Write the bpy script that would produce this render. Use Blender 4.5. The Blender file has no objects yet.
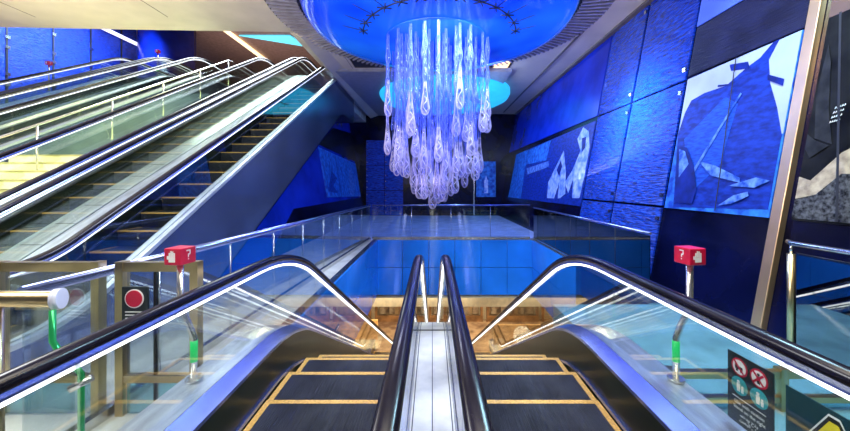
import bpy, bmesh, math, random
from mathutils import Vector, Matrix
random.seed(7)
PI = math.pi
scene = bpy.context.scene
col = scene.collection
T15, T30 = math.tan(PI/12), math.tan(PI/6)

# ------------------------------------------------------------------ helpers
class MB:
    def __init__(self): self.bm = bmesh.new()
    def face(self, pts, mi=0):
        f = self.bm.faces.new([self.bm.verts.new(p) for p in pts]); f.material_index = mi; return f
    def hexa(self, p, mi=0):            # p: 8 points, bottom ring then top ring
        v = [self.bm.verts.new(q) for q in p]
        for idx in ((3,2,1,0),(4,5,6,7),(0,1,5,4),(1,2,6,5),(2,3,7,6),(3,0,4,7)):
            f = self.bm.faces.new([v[i] for i in idx]); f.material_index = mi
    def box(self, x0,x1,y0,y1,z0,z1, mi=0, M=None):
        p = [(x0,y0,z0),(x1,y0,z0),(x1,y1,z0),(x0,y1,z0),(x0,y0,z1),(x1,y0,z1),(x1,y1,z1),(x0,y1,z1)]
        if M is not None: p = [M @ Vector(q) for q in p]
        self.hexa(p, mi)
    def prism(self, a, b, mi=0):        # two matching outlines
        va = [self.bm.verts.new(p) for p in a]; vb = [self.bm.verts.new(p) for p in b]
        n = len(a)
        for vs in (list(reversed(va)), vb):
            f = self.bm.faces.new(vs); f.material_index = mi
        for i in range(n):
            f = self.bm.faces.new((va[i], va[(i+1)%n], vb[(i+1)%n], vb[i])); f.material_index = mi
    def rings(self, rings, mi=0, cap=True, smooth=True):
        vr = [[self.bm.verts.new(p) for p in r] for r in rings]
        n = len(vr[0])
        for a, b in zip(vr, vr[1:]):
            for i in range(n):
                f = self.bm.faces.new((a[i], a[(i+1)%n], b[(i+1)%n], b[i])); f.material_index = mi; f.smooth = smooth
        if cap:
            f = self.bm.faces.new(list(reversed(vr[0]))); f.material_index = mi
            f = self.bm.faces.new(vr[-1]); f.material_index = mi
    def tube(self, pts, r, n=10, mi=0, cap=True):
        pts = [Vector(p) for p in pts]; rs = r if isinstance(r, (list, tuple)) else [r]*len(pts)
        out = []; ref = None
        for i, p in enumerate(pts):
            d = (pts[min(i+1,len(pts)-1)] - pts[max(i-1,0)]).normalized()
            if ref is None: ref = Vector((0,0,1)) if abs(d.z) < .9 else Vector((1,0,0))
            u = d.cross(ref).normalized(); w = u.cross(d).normalized(); ref = w
            out.append([p + (u*math.cos(2*PI*k/n) + w*math.sin(2*PI*k/n))*rs[i] for k in range(n)])
        self.rings(out, mi, cap)
    def lathe(self, prof, c=(0,0,0), n=24, mi=0, cap=False):
        out = [[(c[0]+r*math.cos(2*PI*k/n), c[1]+r*math.sin(2*PI*k/n), c[2]+z) for k in range(n)] for r, z in prof]
        self.rings(out, mi, cap)
    def sweep(self, prof, path, mi=0, smooth=False, cap=True):
        # prof: closed outline of (x, n); path: list of (Y, z); n is along the path normal
        self.rings([[(x, y+ny*n, z+nz*n) for x, n in prof] for (y, z), (ny, nz) in zip(path, normals(path))], mi, cap, smooth)
    def build(self, name, mats, parent=None, bevel=0):
        bmesh.ops.recalc_face_normals(self.bm, faces=self.bm.faces[:])
        me = bpy.data.meshes.new(name); self.bm.to_mesh(me); self.bm.free()
        for m in (mats if isinstance(mats, (list, tuple)) else [mats]): me.materials.append(m)
        o = bpy.data.objects.new(name, me); col.objects.link(o)
        if parent: o.parent = parent
        if bevel:
            b = o.modifiers.new('bevel', 'BEVEL'); b.width = bevel; b.segments = 2; b.limit_method = 'ANGLE'
        return o

def tag(o, label=None, cat=None, group=None, kind=None):
    if label: o['label'] = label
    if cat: o['category'] = cat
    if group: o['group'] = group
    if kind: o['kind'] = kind
    return o
def empty(name, loc, label, cat, group=None, rz=0):
    o = bpy.data.objects.new(name, None); col.objects.link(o); o.location = loc; o.rotation_euler.z = rz
    o.empty_display_size = .2
    return tag(o, label, cat, group)
def struct(name, mb, mats, bevel=0):
    return tag(mb.build(name, mats, None, bevel), kind='structure')
def copy_obj(o, parent, loc=None):
    c = o.copy(); col.objects.link(c); c.parent = parent
    if loc is not None: c.location = loc
    return c
def rel(o, root):      # parent a world-space mesh to a root that has only a location
    o.data.transform(Matrix.Translation(-Vector(root.location))); o.parent = root; return o

def normals(path):
    out = []
    for i in range(len(path)):
        a = path[max(i-1,0)]; b = path[min(i+1,len(path)-1)]
        d = Vector((b[0]-a[0], b[1]-a[1])).normalized(); out.append((-d.y, d.x))
    return out
def offset(path, n): return [(y+ny*n, z+nz*n) for (y,z),(ny,nz) in zip(path, normals(path))]
def zat(path, Y):
    for a, b in zip(path, path[1:]):
        if a[0] <= Y <= b[0]:
            t = (Y-a[0])/max(1e-9, b[0]-a[0]); return a[1]+(b[1]-a[1])*t
    return path[0][1] if Y < path[0][0] else path[-1][1]
def incline(ys, v0, z0, z1, ye, R0, R1, seg=10):
    # flat at z0, 30 degree run to z1, flat again; filleted corners
    s = 1 if z1 > z0 else -1
    v1 = v0 + abs(z1-z0)/T30
    pts = [(ys, z0)]
    def arc(V, R, first):
        t = R*T15
        for k in range(seg+1):
            a = PI/6*k/seg
            if first: pts.append((V[0]-t+R*math.sin(a), V[1]+s*R*(1-math.cos(a))))
            else:
                b = PI/6-a; pts.append((V[0]+t-R*math.sin(b), V[1]-s*R*(1-math.cos(b))))
    arc((v0, z0), R0, True)
    a = pts[-1]; b = (v1-R1*T15*math.cos(PI/6), z1-s*R1*T15*math.sin(PI/6))
    for k in range(1, 12): pts.append((a[0]+(b[0]-a[0])*k/12, a[1]+(b[1]-a[1])*k/12))
    arc((v1, z1), R1, False)
    pts.append((ye, z1))
    return pts

# ------------------------------------------------------------------ materials
def mat(name, c, rough=.4, metal=0., var=.06, vscale=6., bump=0., bscale=(20,20,20), emit=0., ecol=None, coat=0., wave=False, spec=.5, c2=None, aniso=None):
    m = bpy.data.materials.new(name); m.use_nodes = True
    nt = m.node_tree; nd = nt.nodes; ln = nt.links; b = nd['Principled BSDF']
    b.inputs['Roughness'].default_value = rough; b.inputs['Metallic'].default_value = metal
    b.inputs['Coat Weight'].default_value = coat; b.inputs['Specular IOR Level'].default_value = spec
    b.inputs['Coat Roughness'].default_value = .06
    tc = nd.new('ShaderNodeTexCoord'); ns = nd.new('ShaderNodeTexNoise'); ns.inputs['Scale'].default_value = vscale
    ns.inputs['Detail'].default_value = 5
    if aniso:
        mp0 = nd.new('ShaderNodeMapping'); mp0.inputs['Scale'].default_value = aniso
        ln.new(tc.outputs['Object'], mp0.inputs['Vector']); ln.new(mp0.outputs['Vector'], ns.inputs['Vector'])
    else: ln.new(tc.outputs['Object'], ns.inputs['Vector'])
    rp = nd.new('ShaderNodeValToRGB')
    lo = c2 if c2 else tuple(max(0, x*(1-var*2.5)) for x in c); hi = c if c2 else tuple(min(1, x*(1+var)) for x in c)
    rp.color_ramp.elements[0].position = .35; rp.color_ramp.elements[1].position = .65
    rp.color_ramp.elements[0].color = (*lo, 1); rp.color_ramp.elements[1].color = (*hi, 1)
    ln.new(ns.outputs['Fac'], rp.inputs['Fac']); ln.new(rp.outputs['Color'], b.inputs['Base Color'])
    if bump:
        mp = nd.new('ShaderNodeMapping'); mp.inputs['Scale'].default_value = bscale
        ln.new(tc.outputs['Object'], mp.inputs['Vector'])
        n2 = nd.new('ShaderNodeTexNoise'); n2.inputs['Scale'].default_value = 1; n2.inputs['Detail'].default_value = 3
        ln.new(mp.outputs['Vector'], n2.inputs['Vector'])
        bp = nd.new('ShaderNodeBump'); bp.inputs['Strength'].default_value = bump; bp.inputs['Distance'].default_value = .05
        ln.new(n2.outputs['Fac'], bp.inputs['Height']); ln.new(bp.outputs['Normal'], b.inputs['Normal'])
    if emit:
        b.inputs['Emission Color'].default_value = (*(ecol or c), 1); b.inputs['Emission Strength'].default_value = emit
    return m
def glassmat(name, tint, ior=1.5, gain=1.0, base=.0):
    m = bpy.data.materials.new(name); m.use_nodes = True
    nt = m.node_tree; nd = nt.nodes; ln = nt.links; nd.remove(nd['Principled BSDF']); out = nd['Material Output']
    tr = nd.new('ShaderNodeBsdfTransparent'); gl = nd.new('ShaderNodeBsdfGlossy'); mx = nd.new('ShaderNodeMixShader')
    lw = nd.new('ShaderNodeLayerWeight'); lw.inputs['Blend'].default_value = .5
    fr = nd.new('ShaderNodeMath'); fr.operation = 'POWER'; fr.inputs[1].default_value = 1.6
    ln.new(lw.outputs['Facing'], fr.inputs[0])
    mul = nd.new('ShaderNodeMath'); mul.operation = 'MULTIPLY_ADD'; mul.inputs[1].default_value = gain; mul.inputs[2].default_value = base + ((ior-1)/(ior+1))**2; mul.use_clamp = True
    ns = nd.new('ShaderNodeTexNoise'); ns.inputs['Scale'].default_value = .7
    rp = nd.new('ShaderNodeValToRGB'); rp.color_ramp.elements[0].color = (*[x*.96 for x in tint], 1); rp.color_ramp.elements[1].color = (*tint, 1)
    ln.new(ns.outputs['Fac'], rp.inputs['Fac']); ln.new(rp.outputs['Color'], tr.inputs['Color'])
    gl.inputs['Roughness'].default_value = .01
    ln.new(fr.outputs[0], mul.inputs[0]); ln.new(mul.outputs[0], mx.inputs['Fac'])
    ln.new(tr.outputs[0], mx.inputs[1]); ln.new(gl.outputs[0], mx.inputs[2]); ln.new(mx.outputs[0], out.inputs['Surface'])
    return m
def dropmat(name, c, emit=0):
    m = bpy.data.materials.new(name); m.use_nodes = True
    nt = m.node_tree; nd = nt.nodes; ln = nt.links; b = nd['Principled BSDF']; out = nd['Material Output']
    b.inputs['Base Color'].default_value = (*c, 1); b.inputs['Roughness'].default_value = .08
    b.inputs['Coat Weight'].default_value = .6
    b.inputs['Subsurface Weight'].default_value = 0
    tl = nd.new('ShaderNodeBsdfTranslucent'); tl.inputs['Color'].default_value = (*c, 1)
    tr = nd.new('ShaderNodeBsdfTransparent'); tr.inputs['Color'].default_value = (.8,.82,1,1)
    m1 = nd.new('ShaderNodeMixShader'); m1.inputs['Fac'].default_value = .45
    ln.new(b.outputs[0], m1.inputs[1]); ln.new(tl.outputs[0], m1.inputs[2])
    lw = nd.new('ShaderNodeLayerWeight'); lw.inputs['Blend'].default_value = .45
    tc = nd.new('ShaderNodeTexCoord'); nz = nd.new('ShaderNodeTexNoise'); nz.inputs['Scale'].default_value = 7
    ln.new(tc.outputs['Object'], nz.inputs['Vector'])
    ad = nd.new('ShaderNodeMath'); ad.operation = 'MULTIPLY_ADD'; ad.inputs[1].default_value = .9
    ln.new(lw.outputs['Facing'], ad.inputs[0]); ln.new(nz.outputs['Fac'], ad.inputs[2])
    sb = nd.new('ShaderNodeMath'); sb.operation = 'SUBTRACT'; sb.inputs[1].default_value = .42; sb.use_clamp = True
    ln.new(ad.outputs[0], sb.inputs[0])
    m2 = nd.new('ShaderNodeMixShader'); ln.new(sb.outputs[0], m2.inputs['Fac'])
    ln.new(tr.outputs[0], m2.inputs[1]); ln.new(m1.outputs[0], m2.inputs[2]); ln.new(m2.outputs[0], out.inputs['Surface'])
    return m

steel = mat('brushed_steel', (.62,.62,.60), .24, 1, .05, 3, aniso=(40,1.5,1.5))
steel_deck = mat('satin_steel_deck', (.55,.60,.68), .34, .6, .10, 2.2, aniso=(9,1.2,1.2))
chrome = mat('polished_steel', (.82,.80,.76), .22, .9, .03)
bluesteel = mat('polished_blue_steel', (.27,.33,.68), .22, .9, .12, 2)
brass = mat('warm_bronze_metal', (.62,.47,.24), .28, 1, .1, 3)
rubber = mat('black_handrail_rubber', (.006,.005,.014), .22, 0, .2, 3, coat=0., spec=.28)
black = mat('black_gap', (.008,.008,.01), .5)
skirt_m = mat('dark_olive_skirt', (.012,.018,.012), .3, .3, .2, 2)
step_m = mat('grooved_charcoal_step', (.06,.065,.085), .38, .5, .15, 5, bump=.7, bscale=(260,2,2))
yellow = mat('yellow_step_edge', (.58,.34,.085), .45, 0, .15, 60)
led = mat('white_light_strip', (1,1,1), .5, emit=2.6, ecol=(1,.98,.93))
def segmented(m, period, off):
    nt = m.node_tree; nd = nt.nodes; ln = nt.links; b = nd['Principled BSDF']
    tc = nd.new('ShaderNodeTexCoord'); sx = nd.new('ShaderNodeSeparateXYZ'); ln.new(tc.outputs['Object'], sx.inputs[0])
    dv = nd.new('ShaderNodeMath'); dv.operation = 'DIVIDE'; dv.inputs[1].default_value = period; ln.new(sx.outputs['Y'], dv.inputs[0])
    fc = nd.new('ShaderNodeMath'); fc.operation = 'FRACT'; ln.new(dv.outputs[0], fc.inputs[0])
    gt = nd.new('ShaderNodeMath'); gt.operation = 'GREATER_THAN'; gt.inputs[1].default_value = off; ln.new(fc.outputs[0], gt.inputs[0])
    mu = nd.new('ShaderNodeMath'); mu.operation = 'MULTIPLY_ADD'; e = b.inputs['Emission Strength'].default_value; mu.inputs[1].default_value = e*.85; mu.inputs[2].default_value = e*.15; ln.new(gt.outputs[0], mu.inputs[0])
    ln.new(mu.outputs[0], b.inputs['Emission Strength'])
segmented(led, .5, .045)
led_soft = mat('dim_light_strip', (1,1,1), .5, emit=1.1, ecol=(.85,.9,1))
green_led = mat('green_lamp', (.02,.5,.12), .3, emit=.45, ecol=(.02,1,.25))
glass = glassmat('clear_balustrade_glass', (.95,.985,.975), 1.5, .62, .01)
glass_rail = glassmat('void_rail_glass', (.88,.93,.97), 1.5, .7, .01)
glass_green = glassmat('greenish_glass', (.95,.99,.93), 1.5, .6, .0)
floor_m = mat('pale_polished_tile', (.62,.60,.54), .12, 0, .08, 3)
blue_floor = mat('dark_polished_floor', (.34,.40,.72), .4, 0, .1, 2, spec=.3)
ceil_m = mat('beige_ceiling_panel', (.55,.49,.42), .45, 0, .05, 1.2)
ceil_dark = mat('ceiling_joint', (.12,.10,.1), .6)
upper_m = mat('mauve_upper_ceiling', (.30,.20,.19), .5, 0, .1)
navy = mat('gloss_navy_panel', (.002,.003,.026), .22, 0, .3, 1.5, spec=.25)
royal = mat('gloss_royal_blue_glass', (.003,.022,.42), .25, 0, .15, 1)
water = mat('rippled_blue_glass', (.003,.055,.62), .16, 0, .3, 3, bump=1.0, bscale=(5,5,34), coat=0., c2=(.001,.005,.11), aniso=(2.2,2.2,20))
fascia_m = mat('sky_blue_fascia_glass', (.02,.24,.85), .12, 0, .1, .8, coat=.5)
clad_m = mat('slate_blue_metal_cladding', (.15,.19,.36), .22, .75, .12, .8)
red_m = mat('red_enamel', (.55,.006,.045), .3, 0, .1)
white_m = mat('white_print', (.85,.85,.82), .5)
sign_m = mat('black_sign_panel', (.012,.018,.022), .35)
teal_m = mat('dark_teal_sign_panel', (.008,.045,.06), .35)
teal_ic = mat('teal_print', (.02,.35,.38), .5)
signyel = mat('yellow_print', (.9,.72,.03), .5)
stair_m = mat('cream_stair_stone', (.80,.78,.50), .45, 0, .08)

# ------------------------------------------------------------------ room shell
ZC = 5.45
def WX(z): return 3.55 + .184*z
WN = Vector((-1, 0, .184)).normalized()
def wpt(Y, z, d, s=1):          # point on the leaning wall, d inwards
    return Vector((s*(WX(z)+WN.x*d), Y, z+WN.z*d))
def wpoly(mb, pts, d0, d1, mi=0, s=1):
    mb.prism([wpt(y,z,d0,s) for y,z in pts], [wpt(y,z,d1,s) for y,z in pts], mi)
def wrect(mb, y0,y1,z0,z1,d0,d1,mi=0,s=1): wpoly(mb, [(y0,z0),(y1,z0),(y1,z1),(y0,z1)], d0,d1,mi,s)

VN, VF, VL, VR = 2.62, 10.0, -1.66, 3.0        # opening in the floor
m = MB()
m.box(-16,3.6,-3,-1.62,-.4,0); m.box(-16,VL,-1.62,9.98,-.4,0); struct('floor', m, floor_m)
m = MB(); m.box(1.66,3.56,-1.62,4.6,-.4,0); struct('floor_right', m, mat('tile_with_painted_blue_light', (.17,.38,.48), .12, 0, .1, 2.5))  # blue light reflected in this strip is painted into the tile colour
m = MB(); m.box(VR,3.56,4.6,VF,-.4,0); m.box(-4.5,3.56,VF,18,-.4,0); struct('floor_back', m, blue_floor)
# stainless kerbs and blue fascia round the opening
m = MB(); m.box(VL-.10,VL+.02,VN,VF,.0,.02); m.box(VR-.02,VR+.12,4.6,VF,0,.02); m.box(VL-.1,VR+.12,VF-.02,VF+.12,0,.025)
struct('trim_1', m, steel)
m = MB()
n = 6
for i in range(n):
    a = VL+(VR-VL)*i/n; b = VL+(VR-VL)*(i+1)/n
    for z0, z1 in ((-.8,-.0), (-1.62,-.815)): m.box(a+.006,b-.006,VF-.05,VF,z0,z1)
for i in range(6):
    a = VN+(VF-VN)*i/6; b = VN+(VF-VN)*(i+1)/6
    for z0, z1 in ((-.8,-.0), (-1.62,-.815)):
        m.box(VL,VL+.04,a+.006,b-.006,z0,z1); pass
for z0, z1 in ((-.8,-.0), (-1.62,-.815)):
    for a, b in ((6.92,8.45),(8.46,9.99)): m.box(VR-.04,VR,a,b,z0,z1)
struct('trim_2', m, fascia_m)
m = MB(); m.box(VR-.04,VR,4.62,6.9,-1.62,0); struct('trim_14', m, navy)
# right wall: leaning navy shell
m = MB(); wrect(m,-3,18.2,0,ZC+.3,-.3,0); struct('wall_right', m, navy)
m = MB(); wrect(m,8.42,18.0,3.38,ZC,.0,.03); struct('trim_3', m, royal)
# left wall beyond the escalator: cut along the escalator underside
und0 = -2.98
m = MB(); wpoly(m, [(5.25,.0),(18.2,0),(18.2,ZC+.3),(14.9,ZC+.3),(5.3,.06)], -.3, 0, 0, -1); struct('wall_left', m, royal)
m = MB(); m.box(-4.6,4.6,18.0,18.3,-.4,ZC+.3); struct('wall_back', m, navy)
# ceiling: two slabs leave the escalator opening free
m = MB(); m.box(-3.56,4.7,-3,18.2,ZC,ZC+.5); m.prism([(-16,-3,ZC),(-3.56,-3,ZC),(-3.56,8.35,ZC),(-16,7.9,ZC)],[(-16,-3,ZC+.5),(-3.56,-3,ZC+.5),(-3.56,8.35,ZC+.5),(-16,7.9,ZC+.5)])
struct('ceiling', m, ceil_m)
m = MB()
for x in (-2.6,-9.,-6.): m.box(x-.008,x+.008,-2,7.6 if x<-3 else 17,ZC-.004,ZC)
for y in (1.5,4.4): m.box(-15,-3.6,y-.008,y+.008,ZC-.004,ZC)
m.box(3.7,3.75,-2,17.5,ZC-.03,ZC); m.box(4.4,4.55,-2,17.9,ZC-.05,ZC)
struct('trim_4', m, ceil_dark)
# lowered ceiling field between the two saucers
m = MB(); m.box(-3.5,2.6,10.95,11.3,ZC-.10,ZC); m.box(-3.5,2.6,11.3,17.9,ZC-.10,ZC)
struct('trim_5', m, mat('grey_blue_ceiling_field', (.30,.31,.38), .35))
m = MB(); m.box(.9,2.5,10.1,10.85,ZC-.012,ZC-.002); m.box(-2.5,-1.2,10.1,10.85,ZC-.012,ZC-.002); struct('trim_6', m, black)
for x0, x1 in ((1.3,1.7),(1.95,2.4)):
    m = MB(); m.box(x0,x1,10.2,10.75,ZC-.05,ZC-.012)
    tag(m.build('ceiling_lamp', mat('amber_lamp_%d' % int(x0*10), (1,.7,.3), .5, emit=1.6, ecol=(1,.62,.25))), 'amber lamp in the dark ceiling slot right of the saucer, %s one' % ('left' if x0 < 1.5 else 'right'), 'lamp', 'amber slot lamps')
# bulkhead beam along the right edge of the escalator opening
m = MB(); m.prism([(-3.56,8.4,ZC),(-3.0,8.4,ZC),(-3.3,8.4,ZC-.10)],[(-3.56,17.9,ZC),(-2.6,17.9,ZC),(-3.3,17.9,ZC-.25)]); struct('trim_7', m, ceil_m)
# upper hall above the escalator bank
m = MB(); m.box(-16,-3.56,14.75,24,5.0,5.5); struct('floor_upper', m, floor_m)
m = MB(); m.box(-16,-3.56,8.4,24,9.5,9.7); struct('ceiling_upper', m, upper_m)
m = MB(); m.box(-16,-3.0,24,24.2,5.0,9.7); m.box(-3.56,-3.4,8.4,24,ZC+.5,9.7); struct('wall_upper', m, upper_m)
m = MB(); m.box(-15.3,-15.0,-3,17.0,0,9.5)
for k in range(7): pass
struct('wall_far_left', m, water)
m = MB()
for k in range(5):
    y = 10.35+1.45*k
    m.box(-15.0,-14.97,y-.03,y+.03,0,9.4,0)
    for z in (5.2,5.55,6.5,6.85,7.6): m.box(-14.98,-14.94,y-.07,y+.07,z-.05,z+.05,1)
struct('trim_8', m, [black, steel])
# round blue corner drum beyond that wall
m = MB(); m.lathe([(1.15,0),(1.15,9.49)], (-13.1,16.6,0), 32, cap=True); struct('wall_corner', m, royal)
for i, (x, y0, y1, lab) in enumerate(((-14.75,9.5,17.8,'long pale strip lamp along the top of the far blue wall'),(-10.4,16.0,21.0,'broad warm strip lamp crossing the upper ceiling above the escalators'))):
    z = 8.7 if i == 0 else 9.45
    m = MB(); m.box(x-.14,x+.14,y0,y1,z-.05,z)
    tag(m.build('strip_lamp', mat('strip_lamp_%d' % i, (1,1,1), .5, emit=1.5, ecol=(.75,.7,1) if i == 0 else (1,.72,.35))), lab, 'lamp')
m = MB(); W_ = [(-10.1,17.5),(-7.45,17.5),(-6.9,19.0),(-8.6,18.2)]; m.prism([(x,y,9.43) for x,y in W_],[(x,y,9.48) for x,y in W_])
tag(m.build('cove_light', mat('cyan_cove', (.2,.8,.9), .5, emit=.9, ecol=(.08,.6,.85))), 'cyan cove light at the far end of the upper ceiling', 'light')

# ------------------------------------------------------------------ wall panels and murals
pane_labels = {(0,0):'low',(0,1):'middle',(0,2):'top',(1,0):'low',(1,1):'middle',(1,2):'top'}
for c, (y0, y1) in enumerate(((5.47,6.93),(6.97,8.38))):
    for r, (z0, z1) in enumerate(((.02,1.27),(1.29,3.33),(3.35,ZC-.02))):
        m = MB(); wrect(m,y0+.015,y1-.015,z0+.01,z1-.01,.004,.03)
        root = m.build('wall_panel', water)
        tag(root, '%s rippled blue glass wall panel in the column %s' % (pane_labels[(c,r)], 'beside the ship mural' if c == 0 else 'beside the hooded figures mural'), 'wall panel', 'rippled blue wall panels')
        f = MB()
        for z in (z0+.18, z1-.18):
            p = wpt(y0+.05, z, .03); f.box(p.x-.03,p.x+.004,p.y-.03,p.y+.03,p.z-.03,p.z+.03)
        f.build('fixing', steel, root)
sky_m = mat('mural_pale_sky', (.36,.41,.66), .55, 0, .10, 1, spec=.2)
ship_m = mat('mural_ship_blue', (.004,.032,.36), .5, 0, .3, 2.5, c2=(.001,.010,.16), spec=.25, aniso=(2,3,7))
hull2_m = mat('mural_hull_planks', (.009,.075,.50), .5, 0, .3, 3, c2=(.003,.03,.32), aniso=(3,3,14), spec=.25)
sea_m = mat('mural_harbour_blue', (.03,.20,.72), .5, 0, .3, 7, c2=(.003,.03,.32), spec=.25)
deep_m = mat('mural_deep_blue', (.003,.014,.20), .5, 0, .2, 5, spec=.2)
pale_m = mat('mural_pale_streaks', (.14,.27,.70), .5, 0, .4, 10, c2=(.006,.05,.38), spec=.2)
def mural(label, base, base_m, layers, s=1):
    m = MB(); mats = [base_m]; wpoly(m, base, .003, .03, 0, s)
    d = .03
    for pts, mm in layers:
        if mm not in mats: mats.append(mm)
        wpoly(m, pts, d, d+.002, mats.index(mm), s); d += .002
    return tag(m.build('mural', mats), label, 'mural', None)
mural('blue toned mural of a beached wooden ship under pale sky, left of the steel post',
    [(5.42,1.27),(3.74,1.27),(3.74,3.37),(5.42,3.34)], sea_m, [
    ([(5.42,3.34),(3.75,3.37),(3.75,2.21),(3.93,2.23),(5.40,2.45)], sky_m),
    ([(5.41,2.45),(5.34,2.79),(5.25,2.96),(5.01,3.01),(4.64,3.01),(4.38,3.16),(4.2,3.23),(4.06,3.37),(3.99,3.37),(4.08,3.16),(4.01,2.86),(3.87,2.53),(3.76,2.2),(3.76,1.36),(5.22,1.29)], ship_m),
    ([(5.25,2.35),(4.62,2.85),(4.40,2.7),(4.5,1.9),(4.95,1.5)], hull2_m),
    ([(4.64,3.3),(4.36,3.24),(4.32,3.14),(4.6,3.2)], deep_m), ([(4.78,3.06),(4.6,3.02),(4.6,3.0),(4.78,3.03)], deep_m),
    ([(4.05,2.97),(3.84,2.85),(3.84,2.77),(4.04,2.9)], deep_m),
    ([(5.04,1.7),(4.38,2.84),(4.36,2.82),(5.0,1.66)], pale_m),
    ([(5.36,2.25),(5.15,2.21),(4.94,1.91),(4.81,1.56),(4.85,1.36),(5.19,1.36)], deep_m),
    ([(5.30,2.2),(5.17,2.15),(5.05,1.95),(5.2,1.75)], pale_m),
    ([(4.86,1.98),(4.55,1.89),(4.16,1.72),(4.15,1.66),(4.6,1.76)], pale_m),
    ([(4.3,1.62),(3.95,1.72),(3.78,1.68),(3.95,1.6)], pale_m), ([(4.4,1.36),(4.2,1.5),(4.02,1.55),(4.0,1.5),(4.2,1.4)], pale_m),
    ([(4.545,3.36),(4.53,3.36),(4.42,1.29),(4.435,1.29)], black)])
m = MB(); wrect(m,3.74,5.44,3.40,4.18,.003,.02); struct('trim_9', m, mat('dark_slatted_panel', (.012,.014,.05), .3, 0, .2, 2, bump=.5, bscale=(1,2,90)))
m = MB(); wrect(m,3.74,5.44,4.2,ZC-.02,.003,.03); struct('trim_10', m, mat('pale_blue_glass', (.10,.18,.85), .15, 0, .1, 1, coat=.5))
fig_m = mat('mural_pale_robe', (.45,.55,.90), .3, 0, .4, 6, c2=(.04,.16,.75))
mural('blue toned mural of hooded seated figures on the leaning right wall',
    [(8.45,1.1),(16.4,1.04),(16.3,3.12),(8.45,3.26)], ship_m, [
    ([(16.3,3.11),(14.3,3.15),(14.1,1.06),(16.4,1.05)], sea_m), ([(14.2,3.1),(11.6,3.18),(11.7,2.5),(14.2,2.5)], sea_m),
    ([(10.21,2.68),(10.52,2.34),(11.08,1.72),(10.92,1.21),(10.3,1.22),(10.1,1.7),(10.0,1.23),(9.84,1.25),(9.5,1.38),(9.78,2.06)], fig_m),
    ([(9.1,3.2),(9.35,2.92),(9.0,2.55),(9.3,2.04),(9.68,1.71),(9.3,1.4),(9.15,1.8),(8.98,1.28),(8.55,1.3),(8.5,1.8),(8.5,2.59),(8.72,3.03)], fig_m),
    ([(9.05,2.9),(8.9,2.5),(8.75,2.6),(8.8,2.9)], deep_m), ([(10.3,2.4),(10.5,2.1),(10.2,1.9),(10.1,2.2)], deep_m),
    ([(14.0,2.32),(11.4,2.45),(11.3,2.25),(13.66,2.06)], pale_m)])
mural('dim blue mural of plants on the leaning left wall past the escalators',
    [(12.0,1.2),(17.4,1.05),(17.6,2.75),(12.0,3.0)], sea_m, [
    ([(13.9,1.2),(14.0,2.9),(13.9,2.9),(13.8,1.2)], ship_m), ([(15.2,1.2),(15.8,2.3),(16.6,2.5),(16.2,1.7),(17.2,2.2),(16.0,1.1)], pale_m),
    ([(12.2,1.4),(13.0,2.2),(13.6,1.9),(12.9,1.6),(13.4,1.3)], ship_m)], -1)
m = MB(); wpoly(m, [(12.1,3.1),(17.9,2.85),(17.9,4.4),(14.4,4.1)], .002, .03, 0, -1); wpoly(m, [(17.5,1.0),(17.95,1.0),(17.95,2.85),(17.6,2.85)], .002,.03,0,-1); wpoly(m, [(7.2,.02),(17.95,.02),(17.95,1.0),(9.0,1.0)], .002,.03,0,-1); struct('trim_11', m, navy)
grav_m = mat('mural_gravel', (.10,.10,.11), .5, 0, .5, 28, c2=(.002,.002,.003), spec=.15)
fold_m = mat('mural_black_cloth', (.014,.014,.016), .5, 0, .5, 3, c2=(.002,.002,.003), spec=.08)
cloth2 = mat('mural_grey_fold', (.022,.022,.025), .5, 0, .4, 7, c2=(.006,.006,.008), spec=.15)
tan_m = mat('mural_sand', (.46,.36,.24), .5, 0, .2, 14, c2=(.24,.18,.12))
mural('dark mural of black cloth, sand and gravel right of the steel post',
    [(3.5,1.27),(-1,1.27),(-1,4.6),(3.5,4.6)], fold_m, [
    ([(3.5,3.38),(-1,3.3),(-1,4.55),(3.5,4.55)], mat('mural_brown_top', (.10,.05,.035), .4)),
    ([(3.5,1.72),(3.39,1.68),(3.17,1.94),(2.9,2.1),(2.6,2.0),(2.6,1.7),(3.14,1.74),(3.32,1.54),(3.5,1.49)], tan_m),
    ([(3.5,1.48),(3.32,1.54),(3.14,1.74),(2.6,1.7),(2.4,1.29),(3.5,1.29)], grav_m),
    ([(3.45,3.08),(3.40,2.89),(3.34,2.39),(3.26,2.03),(3.42,2.11),(3.48,2.57)], cloth2),
    ([(3.49,2.16),(3.4,2.08),(3.28,2.02),(3.43,1.91),(3.49,2.01)], cloth2), ([(3.2,2.9),(3.0,2.7),(2.9,2.2),(3.05,2.3)], cloth2)]
    + [([(3.31-.025*i-.01*j,2.24+.045*j),(3.296-.025*i-.01*j,2.25+.045*j),(3.30-.025*i-.01*j,2.265+.045*j)], white_m) for i in range(5) for j in range(4)]
    + [([(3.365,3.36),(3.345,3.36),(3.06,1.29),(3.08,1.29)], black)])
# leaning steel post between the two murals
m = MB(); wrect(m,3.57,3.69,0,ZC,.0,.07,0); struct('trim_12', m, mat('warm_brushed_steel', (.80,.52,.27), .34, .9, .06, 1.5), .008)
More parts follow.
